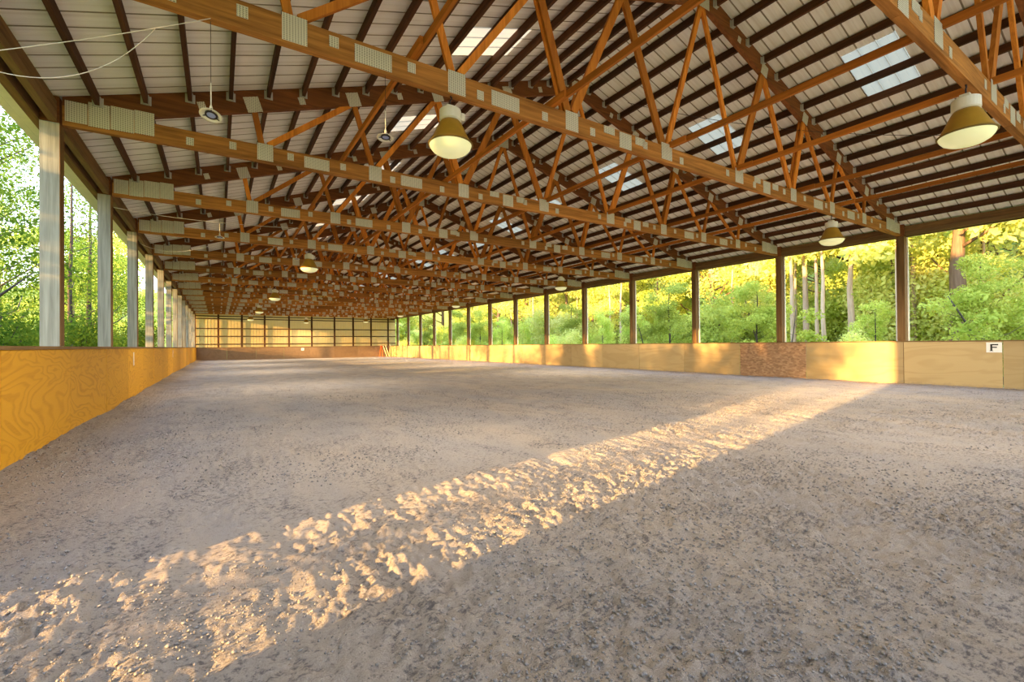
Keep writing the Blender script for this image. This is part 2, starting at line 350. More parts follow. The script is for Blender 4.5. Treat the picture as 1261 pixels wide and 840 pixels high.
def make_clods():
    n = 70000
    r = 1.3 + 11 * rng.random(n) ** 1.6; a = YAW + (rng.random(n) - .5) * 1.9
    x = r * np.sin(a); y = r * np.cos(a); ok = (x > XL + .05) & (x < XR - .1) & (y > 0.6) & (vnoise(x * 1.1, y * .8, 21) + .30 * rng.random(n) > .66)
    x, y, r = x[ok], y[ok], r[ok]; n = len(x); s = (0.003 + 0.011 * rng.random(n) ** 3) * (0.7 + r * 0.06)
    base = np.array([(1, 0, 0), (-1, 0, 0), (0, 1, 0), (0, -1, 0), (0, 0, 1), (0, 0, -1)], float)
    V = base[None] * (0.6 + 0.8 * rng.random((n, 6, 1))) * s[:, None, None]; V[:, :, 2] *= .75
    th = rng.random(n) * 6.28; c, sn = np.cos(th)[:, None], np.sin(th)[:, None]; vx = V[:, :, 0] * c - V[:, :, 1] * sn; vy = V[:, :, 0] * sn + V[:, :, 1] * c
    V[:, :, 0] = vx + x[:, None]; V[:, :, 1] = vy + y[:, None]; V[:, :, 2] += (sand_height(x, y) + s * .3)[:, None]
    T = np.array([(0, 2, 4), (2, 1, 4), (1, 3, 4), (3, 0, 4), (2, 0, 5), (1, 2, 5), (3, 1, 5), (0, 3, 5)])
    Fq = (T[None] + (np.arange(n) * 6)[:, None, None]).reshape(-1, 3)
    o = link('gravel', raw_mesh('gravel', V.reshape(-1, 3), Fq, M['clod'])); o['kind'] = 'stuff'
    tag(o, 'small loose sand clods and pebbles strewn over the riding arena footing', 'gravel')
make_clods()

# ------------------------------------------------------------------ ground and hill outside
def make_ground():
    xs = np.concatenate([np.linspace(-140, -4, 50), np.linspace(-3, 18, 8), np.linspace(19, 160, 60)]); ys = np.linspace(-60, 190, 90)
    X, Y = np.meshgrid(xs, ys)
    Z = -0.30 + 0.25 * (vnoise(X * .2, Y * .2, 31) - .5) * ((X < -3) | (X > 19))
    Z += np.clip((X - 44) / 60, 0, 1) ** 1.1 * 30 + np.clip((Y - 80) / 70, 0, 1) * 16
    nx, ny = len(xs), len(ys); i = np.arange(ny - 1)[:, None] * nx + np.arange(nx - 1)[None, :]
    q = np.stack([i, i + 1, i + nx + 1, i + nx], -1).reshape(-1, 4)
    o = link('terrain', raw_mesh('terrain', np.stack([X, Y, Z], -1).reshape(-1, 3), q, M['ground'], True)); o['kind'] = 'structure'
def ground_z(x, y):
    return -0.30 + max(0, min(1, (x - 44) / 60)) ** 1.1 * 30 + max(0, min(1, (y - 80) / 70)) * 16
make_ground()

# ------------------------------------------------------------------ side walls, posts, eave beams
PT, PW = 0.19, 0.19
wl = empty('wall_left', (XL, 0, 0), kind='structure'); wr = empty('wall_right', (XR, 0, 0), kind='structure'); wb = empty('wall_back', (XC, YE, 0), kind='structure')
def panel(parent, y0, y1, side, ztop, mat):
    mb = MB(); t = 0.018; g = 0.007; zs = -0.12
    x0, x1 = (.001, t) if side == 'L' else (-t, -.001)
    mb.box(x0, x1, -(y1 - y0) / 2 + g, (y1 - y0) / 2 - g, zs, ztop)
    return mb.build('plywood_panel', mat, parent, (random.uniform(0, .004) * (1 if side == 'L' else -1), (y0 + y1) / 2, 0))
KL, KR = 1.215, 1.185
e = [3.86 + 2.44 * k for k in range(20)]; e = [3.10] + [y for y in e if y < YE - 1] + [YE]
for a, b in zip(e[:-1], e[1:]): panel(wl, a, b, 'L', KL, M['ply_left'])
er = [-4.4, -1.9, 0.55, 2.99, 4.96, 7.54, 9.85]
while er[-1] < YE - 3: er.append(er[-1] + 2.44)
er.append(YE)
for a, b in zip(er[:-1], er[1:]): panel(wr, a, b, 'R', KR, M['osb'] if abs(a - 7.54) < .01 else M['ply_right'])
for a, b in zip([3.10, 8.7, 13.6, 18.5, 23.4, 28.3, 33.2, 38.1, 43], [8.7, 13.6, 18.5, 23.4, 28.3, 33.2, 38.1, 43, YE]):
    MB().box(-0.10, 0.04, a + .004, b - .004, KL, KL + 0.038).build('cap_board', M['cap'], wl, (0, 0, 0))
for k in range(12):
    a = -4.4 + k * 4.66; MB().box(-0.03, 0.02, a + .004, min(a + 4.656, YE), KR, KR + 0.03).build('cap_board', M['cap'], wr, (0, 0, 0))
# closed siding on the near left bay and the near end of the left wall
for k in range(8):
    y = YS + k * 0.85; MB().box(-0.16, -0.13, y, min(y + 0.845, 1.5), -0.2, 4.5).build('siding_sheet', M['white_metal'], wl)
# white tags nailed on the left boards
for y in (14.36, 25.7): MB().box(0.019, 0.026, -0.05, 0.05, 0.80, 1.12).build('paper_tag', M['sign'], wl, (0.004, y, 0))
def post_mesh(side):
    mb = MB(); x0, x1 = (-PT, 0) if side == 'L' else (0, PT); z1 = CH - 0.005
    for k in range(3):                                            # three laminated plies
        y0 = -PW / 2 + k * PW / 3; mb.box(x0 + (0.004 if k == 1 else 0), x1 - (0.004 if k == 1 else 0), y0 + .001, y0 + PW / 3 - .001, -0.3, z1)
    return mb
pm = {s: post_mesh(s).mesh('wall_post', M['post'] if s == 'L' else M['post_brown']) for s in 'LR'}
tm = {}
for s in 'LR':
    x0, x1 = (-PT, 0.0) if s == 'L' else (0.0, PT); mb = MB(); mb.box(x0, x1, -PW / 2, PW / 2, CH, 4.57); tm[s] = mb.mesh('post_top', M['rafter'])
    mb = MB(); mb.box(*((0.0, 0.008) if s == 'L' else (-0.008, 0.0)), -PW / 2, PW / 2, 1.26, CH - .006); tm[s + 'i'] = mb.mesh('inner_board', M['post_brown'])
    mb = MB(); q = (-PT - .025, -PT + .02) if s == 'L' else (PT - .02, PT + .025); mb.box(q[0], q[1], -PW / 2 - .03, PW / 2 + .03, 1.22, CH - .02); tm[s + 't'] = mb.mesh('lit_side_strip', M['soffit'])  # pale strip puts the light on the post's side into its colour
for s, x in (('L', XL), ('R', XR)):
    for i in range(-2, 14):
        o = link('wall_post', pm[s], None, (x, ty(i), 0))
        n = i + 2
        if s == 'L':
            vis = i - 1
            lab = ('weathered grey laminated post by the golden plywood kick wall, %s visible from the near end' % ORD[vis]) if vis >= 0 else 'grey laminated post of the left wall beside the camera, just out of view'
            if i == 0: lab = 'grey left-wall post level with the nearest full truss, just outside the picture'
            if i == -1: lab = 'grey laminated post standing at the near left gateway beside the camera'
        else:
            vis = i
            lab = ('brown square post behind the right-hand kick wall, %s one beyond the F sign' % ORD[vis]) if vis >= 0 else 'brown square post of the right wall beside the camera, just out of view'
            if i == -1: lab = 'brown square post of the right wall nearer the camera than the F sign'
        tag(o, lab, 'post', 'posts along the left wall' if s == 'L' else 'posts along the right wall')
        link('post_top', tm[s], o)
        link('inner_board', tm[s + 'i'], o)
        if s == 'R': link('lit_side_strip', tm['Rt'], o)
# eave beams: inner and outer boards, spliced every two bays
def eave(name, side):
    t = empty(name, (XL if side == 'L' else XR, 0, 0), kind='structure'); sg = -1 if side == 'L' else 1
    for k in range(-2, 14, 2):
        a, b = ty(k) + PW / 2 + .002 if k > -2 else YS, min(ty(k + 2) + PW / 2 - .002, YE)
        x0, x1 = sorted((sg * 0.195, sg * 0.24)); MB().box(x0, x1, a, b, CH + 0.16, 4.55).build('upper_board', M['eave'], t)
        x0, x1 = sorted((sg * 0.195, sg * 0.29)); MB().box(x0, x1, a, b, CH - 0.0, CH + 0.155).build('lower_board', M['eave'], t)
    for k in range(-2, 14):                                      # short inner boards between the posts
        a, b = ty(k) + PW / 2 + .003, min(ty(k + 1) - PW / 2 - .003, YE)
        x0, x1 = sorted((sg * 0.02, sg * 0.065)); MB().box(x0, x1, a, b, CH + 0.13, 4.48 + .02).build('blocking_board', M['eave'], t)
        x0, x1 = sorted((sg * 0.02, sg * 0.105)); MB().box(x0, x1, a, b, CH + 0.01, CH + 0.125).build('blocking_board', M['cap'], t)
    x0, x1 = sorted((sg * 0.292, sg * 0.40)); MB().box(x0, x1, YS, YE + .4, CH + 0.02, CH + 0.04).build('soffit', M['soffit'], t)
    x0, x1 = sorted((sg * 0.41, sg * 0.50)); MB().box(x0, x1, YS, YE + .4, CH + 0.03, CH + 0.15).build('gutter', M['soffit'], t)
eave('trim_1', 'L'); eave('trim_2', 'R')

# F letter sign on the right-hand boards
sg = empty('letter_sign', (XR - 0.023, 3.14, 1.03)); tag(sg, 'white square sign with a black letter F on the right-hand boards', 'sign')
MB().box(-0.006, 0, -0.14, 0.14, -0.128, 0.128).build('board', M['sign'], sg)
def letter_f():
    mb = MB(); x0, x1 = -0.009, -0.0062
    q = lambda a: -a                                             # reading direction runs towards -Y
    mb.box(x0, x1, q(-0.030), q(-0.066), -0.085, 0.085); mb.box(x0, x1, q(0.075), q(-0.030), 0.053, 0.085); mb.box(x0, x1, q(0.052), q(-0.030), -0.012, 0.018)
    mb.box(x0, x1, q(-0.015), q(-0.080), -0.093, -0.080); return mb
letter_f().build('letter', M['ink'], sg)

# ------------------------------------------------------------------ far end wall
def far_wall():
    x0, x1 = XL - .25, XR + .62
    n = 24; wdt = (x1 - x0) / n
    for k in range(n):
        mb = MB(); a = x0 + k * wdt; pts = []
        for r in range(3):
            u = a + wdt * r / 3; pts += [(u, 0.10), (u + 0.02, 0.09), (u + 0.05, 0.09), (u + 0.07, 0.10)]
        pts.append((a + wdt, 0.10)); z1 = min(roof_z(max(min(a + wdt / 2, XR), XL)), 4.6 + 3) 
        vs = [(x - XC, y, 0.9) for x, y in pts] + [(x - XC, y, z1) for x, y in pts]; m = len(pts)
        mb.add(vs, [(i, i + 1, i + 1 + m, i + m) for i in range(m - 1)]); mb.build('metal_sheet', M['far_sheet'], wb)
    for z in (1.53, 2.28, 3.02, 3.95): MB().box(x0 - XC, x1 - XC, 0.03, 0.07, z - .045, z + .045).build('girt', M['girt'], wb)
    for x in (-1.84, -0.01, 1.91, 3.86, 6.05, 8.2, 10.46, 12.4, 14.34, 16.27):
        MB().box(x - .085 - XC, x + .085 - XC, -0.03, 0.03, -.2, 4.5).build('column', M['girt'], wb)
    xs = [x0] + [XL + 2.44 * k for k in range(1, 7)] + [x1]
    for a, b in zip(xs[:-1], xs[1:]):
        MB().box(-(b - a) / 2 + .004, (b - a) / 2 - .004, -.02, 0, -.15, 1.20).build('plywood_panel', M['ply_far'], wb, ((a + b) / 2 - XC, -.035, 0))
        MB().box(-(b - a) / 2 + .004, (b - a) / 2 - .004, -.06, .02, 1.20, 1.24).build('cap_board', M['cap'], wb, ((a + b) / 2 - XC, -.035, 0))
    MB().box(x0 - XC, x1 - XC, -0.05, -0.01, 4.14, 4.24).build('header_board', M['girt'], wb)
far_wall()
c = MB().box(-.13, .13, -.01, 0, -.13, .13).build('letter_sign', M['sign'], None, (7.30, YE - .062, .95)); tag(c, 'small white card on the far end kick wall', 'sign')
MB().box(-.03, .03, -.012, -.0105, -.07, .07).build('letter', M['ink'], c)

# ------------------------------------------------------------------ roof
ceil = empty('ceiling', (XC, 0, 0), kind='structure')
SHEET = BAY / 4
XE = XL - 0.54                                                    # eave edge of the left slope
def sheet_mesh(sd, xa, xb, mat, rib):
    """roof sheet on one slope from |x-XC| = xa (upper) to xb (lower); flat pan with three ribs standing up outside"""
    mb = MB(); pr = []
    for r in range(3):
        u = SHEET * r / 3
        pr += [(u, 0, 0), (u + .006, .020, 1), (u + .020, .020, 1), (u + .026, 0, 1), (u + SHEET / 6 - .01, 0, 0), (u + SHEET / 6, .003, 0), (u + SHEET / 6 + .01, 0, 0)]
    pr.append((SHEET, 0, 0)); m = len(pr)
    za, zb = roof_z(XC + xa), roof_z(XC + xb)
    vs = [(sd * xa, y, za + h) for y, h, _ in pr] + [(sd * xb, y, zb + h) for y, h, _ in pr]
    for i in range(m - 1):
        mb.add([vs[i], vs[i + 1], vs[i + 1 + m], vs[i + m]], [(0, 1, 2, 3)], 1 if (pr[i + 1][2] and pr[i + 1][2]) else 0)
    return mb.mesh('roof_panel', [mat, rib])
sh = {}
half = XC - XE
SK0, SK1 = 7.32 - 4.64, 7.32 - 3.35
RK0, RK1 = 10.10 - 7.32, 11.43 - 7.32
for sd, a, b in ((-1, SK0, SK1), (1, RK0, RK1)):
    sh[sd] = [sheet_mesh(sd, 0, half, M['roof'], M['roof_rib']), sheet_mesh(sd, 0, a, M['roof'], M['roof_rib']), sheet_mesh(sd, b, half, M['roof'], M['roof_rib']), sheet_mesh(sd, a - .03, b + .03, M['skylight'], M['skylight'])]
k = -10
while True:
    y = 3.07 + SHEET * k
    if y > YE + 0.1: break
    for sd in (-1, 1):
        if k % 4 == 0:
            link('roof_panel', sh[sd][1], ceil, (0, y, 0)); link('roof_panel', sh[sd][2], ceil, (0, y, 0)); link('skylight_panel', sh[sd][3], ceil, (0, y, .004))
        else: link('roof_panel', sh[sd][0], ceil, (0, y, 0))
    k += 1
MB().prism([(-.25, roof_z(XC - .25) + .03), (0, roof_z(XC) + .035), (.25, roof_z(XC + .25) + .03), (.25, roof_z(XC + .25) + .04), (0, roof_z(XC) + .05), (-.25, roof_z(XC - .25) + .04)], YS - .2, YE + .4).build('ridge_cap', M['white_metal'], ceil)
# purlins hung between the trusses
PD = 0.15
def purlin_poly(x):
    z = roof_z(x) - 0.008
    return [(x - .026 - XC, z - PD), (x + .026 - XC, z - PD), (x + .026 - XC, z - .010), (x - .026 - XC, z - .010)]
PX = [-1.39 + 0.5225 * k for k in range(17)]; PX = PX + [2 * XC - x for x in PX]
pmesh = {}
for x in PX: pmesh[x] = MB().prism(purlin_poly(x), 0, BAY - 0.10).mesh('purlin', M['purlin'])
for i in range(-1, 7):
    for x in PX: link('purlin', pmesh[x], ceil, (0, ty(i) + .05 - (0), 0))
mb = MB()
for i in list(range(-3, -1)) + list(range(7, 13)):
    for x in PX: mb.prism(purlin_poly(x), ty(i) + .05, ty(i + 1) - .05)
for x in PX: mb.prism(purlin_poly(x), ty(13) + .05, YE)
o = mb.build('purlin', M['purlin'], ceil); o['kind'] = 'stuff'

# ------------------------------------------------------------------ roof trusses
TJ = [0.48, 2.05, 3.67, 5.32, XC]; TJ = TJ + [2 * XC - x for x in TJ[3::-1]]
BJ = [0.65, 2.43, 4.23, 6.27]; BJ = BJ + [2 * XC - x for x in BJ[::-1]]
HT = 0.045
CHH = 0.262
def truss_parts():
    P = []
    bx0, bx1 = -1.75, 2 * XC + 1.75
    P.append(('bottom_chord', MB().box(bx0 - XC, XC - XC - 2.03, -HT, HT, CH, CH + CHH).mesh('bottom_chord', M['chord']), None))
    P.append(('bottom_chord', MB().box(-2.026, 2.026, -HT, HT, CH, CH + CHH).mesh('bottom_chord', M['chord']), None))
    P.append(('bottom_chord', MB().box(2.03, bx1 - XC, -HT, HT, CH, CH + CHH).mesh('bottom_chord', M['chord']), None))
    for s in (-1, 1):
        cut = 1.75 + XC - 0.73
        a = (CH + CHH - 4.255) / SLOPE
        poly = [(s * 0.002, chord_low(XC)), (s * (XC + 1.75 - max(a, 0) - 0.02), CH + CHH + .004), (s * (XC + 1.75), CH + CHH + .004), (s * (XC + 1.75), chord_low(-1.75) + TOPD), (s * .002, chord_low(XC) + TOPD)]
        P.append(('top_chord', MB().prism(poly, -HT, HT).mesh('top_chord', M['rafter']), None))
    seq = []
    for k in range(8): seq += [(TJ[k], BJ[k]), (BJ[k], TJ[k + 1])]
    for n, (a, b) in enumerate(seq):
        top, bot = (a, b) if n % 2 == 0 else (b, a)
        tz, bz = chord_low(top) + (0.03 if abs(top - XC) > .1 else 0.0), CH + CHH - 0.0
        dx = 0.05 if bot < top else -0.05
        m4 = n if n < 8 else 15 - n
        wd = {0: .085, 1: .085, 2: .085, 3: .09, 4: .12, 5: .12, 6: .135, 7: .09}[m4]
        if n == 9: wd = 0.15
        ym = -0.032 if n % 2 else -0.02
        P.append(('web', MB().bar((top - XC - dx * .4, tz), (bot - XC + dx, bz + wd * .35), wd, ym, ym + (0.05 if m4 != 4 else .036)).mesh('web', M['web']), None))
        if m4 == 4: P.append(('web', MB().bar((top - XC - dx * .4 - .02, tz), (bot - XC + dx - .02, bz + wd * .35), wd, .03, .066).mesh('web', M['web']), None))
    return P
def plate(x, z, wd, h, name='gusset_plate', tilt=0.0):
    mb = MB(); c, s = math.cos(tilt), math.sin(tilt); y0, y1 = -0.0035, 0.0
    pts = [(-wd / 2, -h / 2), (wd / 2, -h / 2), (wd / 2, h / 2), (-wd / 2, h / 2)]
    mb.prism([(u * c - v * s, u * s + v * c) for u, v in pts], y0, y1)
    return (name, mb, (x - XC, -HT - .001, z))
def truss_plates():
    L = []; up = math.atan(SLOPE)
    for k, x in enumerate(BJ):
        big = k in (3, 4); L.append(plate(x, CH + .155 + (0.02 if big else 0.0), .23 if not big else .26, .27))
    for x in (1.43, 3.12): 
        for s in (1, -1): L.append(plate(XC + s * (x - XC), CH + .125, .40 if x < 2 else .42, .19))
    for x in (5.30, 2 * XC - 5.30): L.append(plate(x, CH + .125, .26, .24)); L.append(plate(x - .34, CH + .205, .22, .11)); L.append(plate(x + .33, CH + .19, .22, .12))
    for x in (-0.35, 0.20, 1.02, 1.86, 2.75, 3.75, 4.62, 5.75, 6.65): 
        for s in (1, -1): L.append(plate(XC + s * (x - XC), CH + random.choice((.10, .16)), .095, .115))
    for s in (1, -1):                                            # four plates side by side on each heel
        for q, x in enumerate((-1.61, -1.375, -1.13, -0.885)):
            L.append(plate(XC + s * (x - XC), CH + .20 + .012 * q, .225 if q != 2 else .25, .33 - (.05 if q == 0 else 0)))
    for k, x in enumerate(TJ):
        if x == XC: L.append(plate(x, chord_low(XC) + .10, .34, .34))
        else: L.append(plate(x, chord_low(x) + .10, .22, .24, 'gusset_plate', up if x < XC else -up))
    for x in (-0.2, 1.2, 2.9, 4.5, 6.2):
        for s in (1, -1): L.append(plate(XC + s * (x - XC), chord_low(x) + .12, .10, .12, 'gusset_plate', up if s > 0 else -up))
    return L
def hanger_mesh():
    mb = MB(); mb.box(-.037, -.0275, -.055, 0, -PD - .012, -.03); mb.box(.0275, .037, -.055, 0, -PD - .012, -.03); mb.box(-.037, .037, -.055, 0, -PD - .014, -PD - .010)
    mb.box(-.062, -.037, -.004, 0, -PD - .012, -.03); mb.box(.037, .062, -.004, 0, -PD - .012, -.03); return mb
TP = truss_parts(); TL = truss_plates(); HM = hanger_mesh(); hmesh = HM.mesh('joist_hanger', M['zinc'])
tl_mesh = [(n, mb.mesh(n, M['gusset']), loc) for n, mb, loc in TL]
far_pl = MB()
for n, mb, loc in TL: far_pl.add([(x + loc[0], y + loc[1], z + loc[2]) for x, y, z in mb.v], mb.f)
far_pl = far_pl.mesh('gusset_plate', M['gusset'])
far_hg = MB()
for x in PX: far_hg.add([(a + x - XC, b - HT - .001, c_ + roof_z(x) - .008) for a, b, c_ in HM.v], HM.f)
far_hg = far_hg.mesh('joist_hanger', M['zinc'])
for i in range(-2, 14):
    t = empty('roof_truss', (XC, ty(i), 0))
    if i == -2: lab = 'wooden roof truss overhead behind the camera, out of view'
    elif i == -1: lab = 'wooden roof truss nearest overhead, crossing the top right corner with a lamp under it'
    else: lab = 'wooden plated roof truss, %s in the row beyond the one in the top right corner' % ORD[i]
    tag(t, lab, 'roof truss', 'wooden roof trusses spanning the arena')
    for n, me, _ in TP: link(n, me, t)
    if i <= 5:
        for n, me, loc in tl_mesh: link(n, me, t, loc)
    else: link('gusset_plate', far_pl, t)['kind'] = 'stuff'
    if -1 <= i <= 3:
        for x in PX: link('joist_hanger', hmesh, t, (x - XC, -HT - .001, roof_z(x) - .008))
    else: link('joist_hanger', far_hg, t)['kind'] = 'stuff'
# long braces lying on the bottom chords (boards lapped over two bays)
BR = [1.86, 3.86, 6.36, 8.30, 10.66, 12.62]
for n, x in enumerate(BR):
    b = empty('lateral_brace', (x, 0, CH + CHH + .002)); tag(b, 'long lapped brace line lying across the bottom chords, %s from the left-hand wall' % ORD[n], 'brace', 'lengthwise braces on the trusses')
    for k, i in enumerate(range(-2, 14, 2)):
        y0, y1 = ty(i) - .35, min(ty(i + 2) + .35, YE - .1); dx = 0.0 if k % 2 else 0.042
        MB().box(dx - .019, dx + .019, y0, y1, 0, .088).build('board', M['brace'], b)

# ------------------------------------------------------------------ lamps
def lamp_meshes():
    d = {}
    prof = [(0.09, 0.315), (0.112, 0.315), (0.135, 0.285), (0.165, 0.22), (0.200, 0.145), (0.232, 0.085), (0.252, 0.05), (0.264, 0.042), (0.264, 0.03), (0.244, 0.03), (0.222, 0.085), (0.190, 0.145), (0.155, 0.22), (0.125, 0.28), (0.09, 0.30)]
    d['shade'] = MB().lathe(prof, 40).mesh('shade', M['shade'], True)
    rp = [(0.264, 0.044), (0.269, 0.041), (0.269, 0.030), (0.258, 0.026), (0.250, 0.03)]; d['rim'] = MB().lathe(rp, 40).mesh('rim', M['rim'], True)
    lp = [(0.254, 0.032), (0.240, -0.004), (0.212, -0.040), (0.165, -0.068), (0.10, -0.086), (0.04, -0.093), (0.002, -0.094)]
    d['lens'] = MB().lathe(lp, 40).mesh('lens', M['lens'], True)
    mb = MB(); mb.lathe([(0.02, .455), (0.118, .455), (0.130, .445), (0.132, .33), (0.115, .315), (0.02, .315)], 24, 0, True, True); mb.box(-.06, .06, -.045, .045, .455, .50); mb.box(.12, .165, -.06, .06, .34, .43)
    d['ballast_box'] = mb.mesh('ballast_box', M['white_metal'])
    mb = MB(); mb.tube([(0, 0, .49), (0, 0, .575), (.02, 0, .59), (.02, 0, .61), (0, 0, .625)], .009, 8); d['hook'] = mb.mesh('hook', M['dark_metal'], True)
    return d
LM = lamp_meshes()
lamps = [(-1, XC + .07, 'between the near truss and the roof')] + [(i, x, '') for i in (0, 3, 6, 9, 12) for x in (2.36, 12.26)] + [(13, 7.33, '')]
def lamp(i, x):
    t = empty('pendant_lamp', (x, ty(i) + (0.0 if i != -1 else 0.0), CH - .625))
    for n in ('shade', 'rim', 'lens', 'ballast_box', 'hook'): link(n, LM[n], t)
    l = bpy.data.lights.new('lamp_light', 'SPOT'); l.energy = LAMP_POWER * 12; l.color = (1.0, 0.90, 0.74); l.spot_size = math.radians(172); l.spot_blend = 0.5; l.shadow_soft_size = 0.02
    o = bpy.data.objects.new('lamp_light', l); COL.objects.link(o); o.parent = t; o.location = (0, 0, -.13)
    if i == -1: lab = 'yellowed bell-shaped warehouse lamp under the nearest truss at the top right corner'
    elif i == 13: lab = 'tiny lamp under the last truss in front of the far end wall, in the middle'
    else:
        side = 'left-hand' if x < XC else 'right-hand'; k = (0, 3, 6, 9, 12).index(i)
        lab = ('largest yellow bell-shaped warehouse lamp hanging left of centre under a truss' if x < XC else 'yellow bell-shaped lamp hanging near the right-hand eave, largest of that row') if k == 0 else 'bell-shaped lamp under a truss, %s going away in the %s row of lamps' % (ORD[k], side)
    tag(t, lab, 'lamp', 'bell-shaped lamps under the trusses')
for i, x, _ in lamps: lamp(i, x)

# hanging white discs on thin rods
def disc_meshes():
    d = {}
    d['dish'] = MB().lathe([(.02, .045), (.06, .035), (.11, .012), (.135, .0), (.138, -.006), (.11, .003), (.06, .024), (.02, .034)], 32, 0, True, True).mesh('dish', M['white_metal'], True)
    mb = MB(); mb.lathe([(.055, .0), (.075, .0), (.075, .016), (.055, .016), (.055, .0)], 28)
    for a in (0.5, 0.5 + 2.094, 0.5 + 4.189):
        c, s = math.cos(a), math.sin(a); mb.add([(c * .07 - s * .006, s * .07 + c * .006, .002), (c * .132 - s * .006, s * .132 + c * .006, .002), (c * .132 + s * .006, s * .132 - c * .006, .002), (c * .07 + s * .006, s * .07 - c * .006, .002),
                   (c * .07 - s * .006, s * .07 + c * .006, .012), (c * .132 - s * .006, s * .132 + c * .006, .012), (c * .132 + s * .006, s * .132 - c * .006, .012), (c * .07 + s * .006, s * .07 - c * .006, .012)],
                  [(0, 3, 2, 1), (4, 5, 6, 7), (0, 1, 5, 4), (1, 2, 6, 5), (2, 3, 7, 6), (3, 0, 4, 7)])
    d['guard_ring'] = mb.mesh('guard_ring', M['dark_metal'])
    d['hub'] = MB().lathe([(.052, .004), (.052, .020), (.045, .022)], 20, 0, True, True).mesh('hub', M['hub'])
    mb = MB(); mb.lathe([(.02, .03), (.02, .07), (.012, .09), (.006, .10)], 12, 0, True, True); mb.tube([(0, 0, .09), (0, 0, .30)], .007, 8); d['stem'] = mb.mesh('stem', M['white_metal'], True)
    return d
DM = disc_meshes()
DISCS = [(0, -0.05, 3.35, 0.28, 'white round dish with dark ring hung on a rod near the left wall'),
         (0, 1.57, 3.53, 0.1, 'small white disc with dark three-spoke ring hanging beside the largest lamp'),
         (2, 0.03, 3.62, 0.1, 'tiny white hanging disc below the fourth truss near the left wall'),
         (3, 2.0, 3.88, 0.0, 'tiny white hanging disc just beside the second lamp of the left-hand row')]
for i, x, z, tl, lab in DISCS:
    t = empty('hanging_fixture', (x, ty(i), z)); tag(t, lab, 'ceiling fixture', 'white discs hung from the trusses')
    for n in ('dish', 'guard_ring', 'stem', 'hub'):
        q = link(n, DM[n], t); q.scale = (.68, .68, .68) if n != 'stem' else (.68, .68, 1)
        if n != 'stem': q.rotation_euler = (-tl, tl * .6, 0)
    dz = CH - z; m_ = MB(); a = Vector((0, 0, .295)); b_ = Vector((0, 0, dz)); m_.tube([a, b_], .0025, 5); m_.build('wire', M['wire'], t)

# cords strung from the left eave to the trusses, and a wire along the right slope
def cord(pts, r, mat, lab, n=24):
    P = [Vector(p) for p in pts]; q = []
    for k in range(n + 1):
        u = k / n; q.append((1 - u) ** 2 * P[0] + 2 * u * (1 - u) * P[1] + u * u * P[2])
    tag(MB().tube(q, r, 6).build('cord', mat, None, smooth=True), lab, 'cord')
cord([(XL + .01, 4.93, 3.27), (-0.95, 4.90, 3.64), (-0.05, 4.94, 4.21)], .0032, M['cord'], 'upper thin white cord strung from the left eave to the nearest full truss')
cord([(XL + .01, 4.93, 3.40), (-0.98, 4.90, 3.02), (-0.44, 4.92, 3.97)], .0032, M['cord'], 'lower white cord sagging between the left eave and the nearest full truss')
cord([(-1.72, 11.7, 3.98), (-0.6, 11.75, 3.85), (1.6, 11.72, 4.0)], .004, M['cord'], 'pale cord strung level from the third left post across to the fourth truss')
cord([(-1.72, 15.2, 3.95), (-1.0, 15.2, 3.55), (0.1, 15.15, 4.20)], .004, M['cord'], 'pale cord sagging from the fourth left post up to a truss')
cord([(8.0, 7.4, 6.8), (11.0, 5.2, 5.75), (13.0, 2.5, 5.35)], .006, M['wire'], 'thin dark cable slung below the right-hand roof slope by a skylight')

# ------------------------------------------------------------------ jump poles standing in the far right corner
for n, (xa, xb, col, lab) in enumerate([(15.15, 15.40, 'orange', 'orange pole leaning in the far right corner, leftmost of the bunch'), (15.52, 15.46, 'orange', 'orange pole leaning in the far corner beside the leftmost one'), (15.98, 15.64, 'cream', 'pale pole leaning left, in the middle of the far corner bunch'), (16.24, 15.92, 'cream', 'pale pole leaning left near the right-hand boards, far corner'), (16.30, 16.44, 'cream', 'pale pole leaning right, rightmost of the far corner bunch')]):
    z0 = float(sand_height(np.array([xa]), np.array([YE - .5]))[0])
    o = MB().tube([(0, 0, z0 + .004), ((xb - xa), .36, 1.24)], .045, 8).build('jump_pole', M[col], None, (xa, YE - .5, 0.0)); tag(o, lab, 'pole', 'poles in the far corner')

# ------------------------------------------------------------------ trees
def leaf_quads(centres, size, jitter=0.5):
    n = len(centres); a = rng.normal(size=(n, 3)); a /= np.linalg.norm(a, axis=1)[:, None]
    b = rng.normal(size=(n, 3)); b -= a * (a * b).sum(1)[:, None]; b /= np.linalg.norm(b, axis=1)[:, None]
    s = size * (0.5 + rng.random(n))[:, None]
    V = np.stack([centres - a * s, centres - b * s * .55, centres + a * s, centres + b * s * .55], 1)
    return V.reshape(-1, 3), np.arange(4 * n).reshape(-1, 4)
def crown_points(n, blobs):
    w_ = np.array([r[3] * r[4] for r in blobs]); ks = rng.choice(len(blobs), n, p=w_ / w_.sum()); B = np.array(blobs)[ks]
    d = rng.normal(size=(n, 3)); d /= np.linalg.norm(d, axis=1)[:, None]; r = rng.random(n) ** 0.45
    P = B[:, :3] + d * r[:, None] * np.stack([B[:, 3], B[:, 3], B[:, 4]], 1); return P
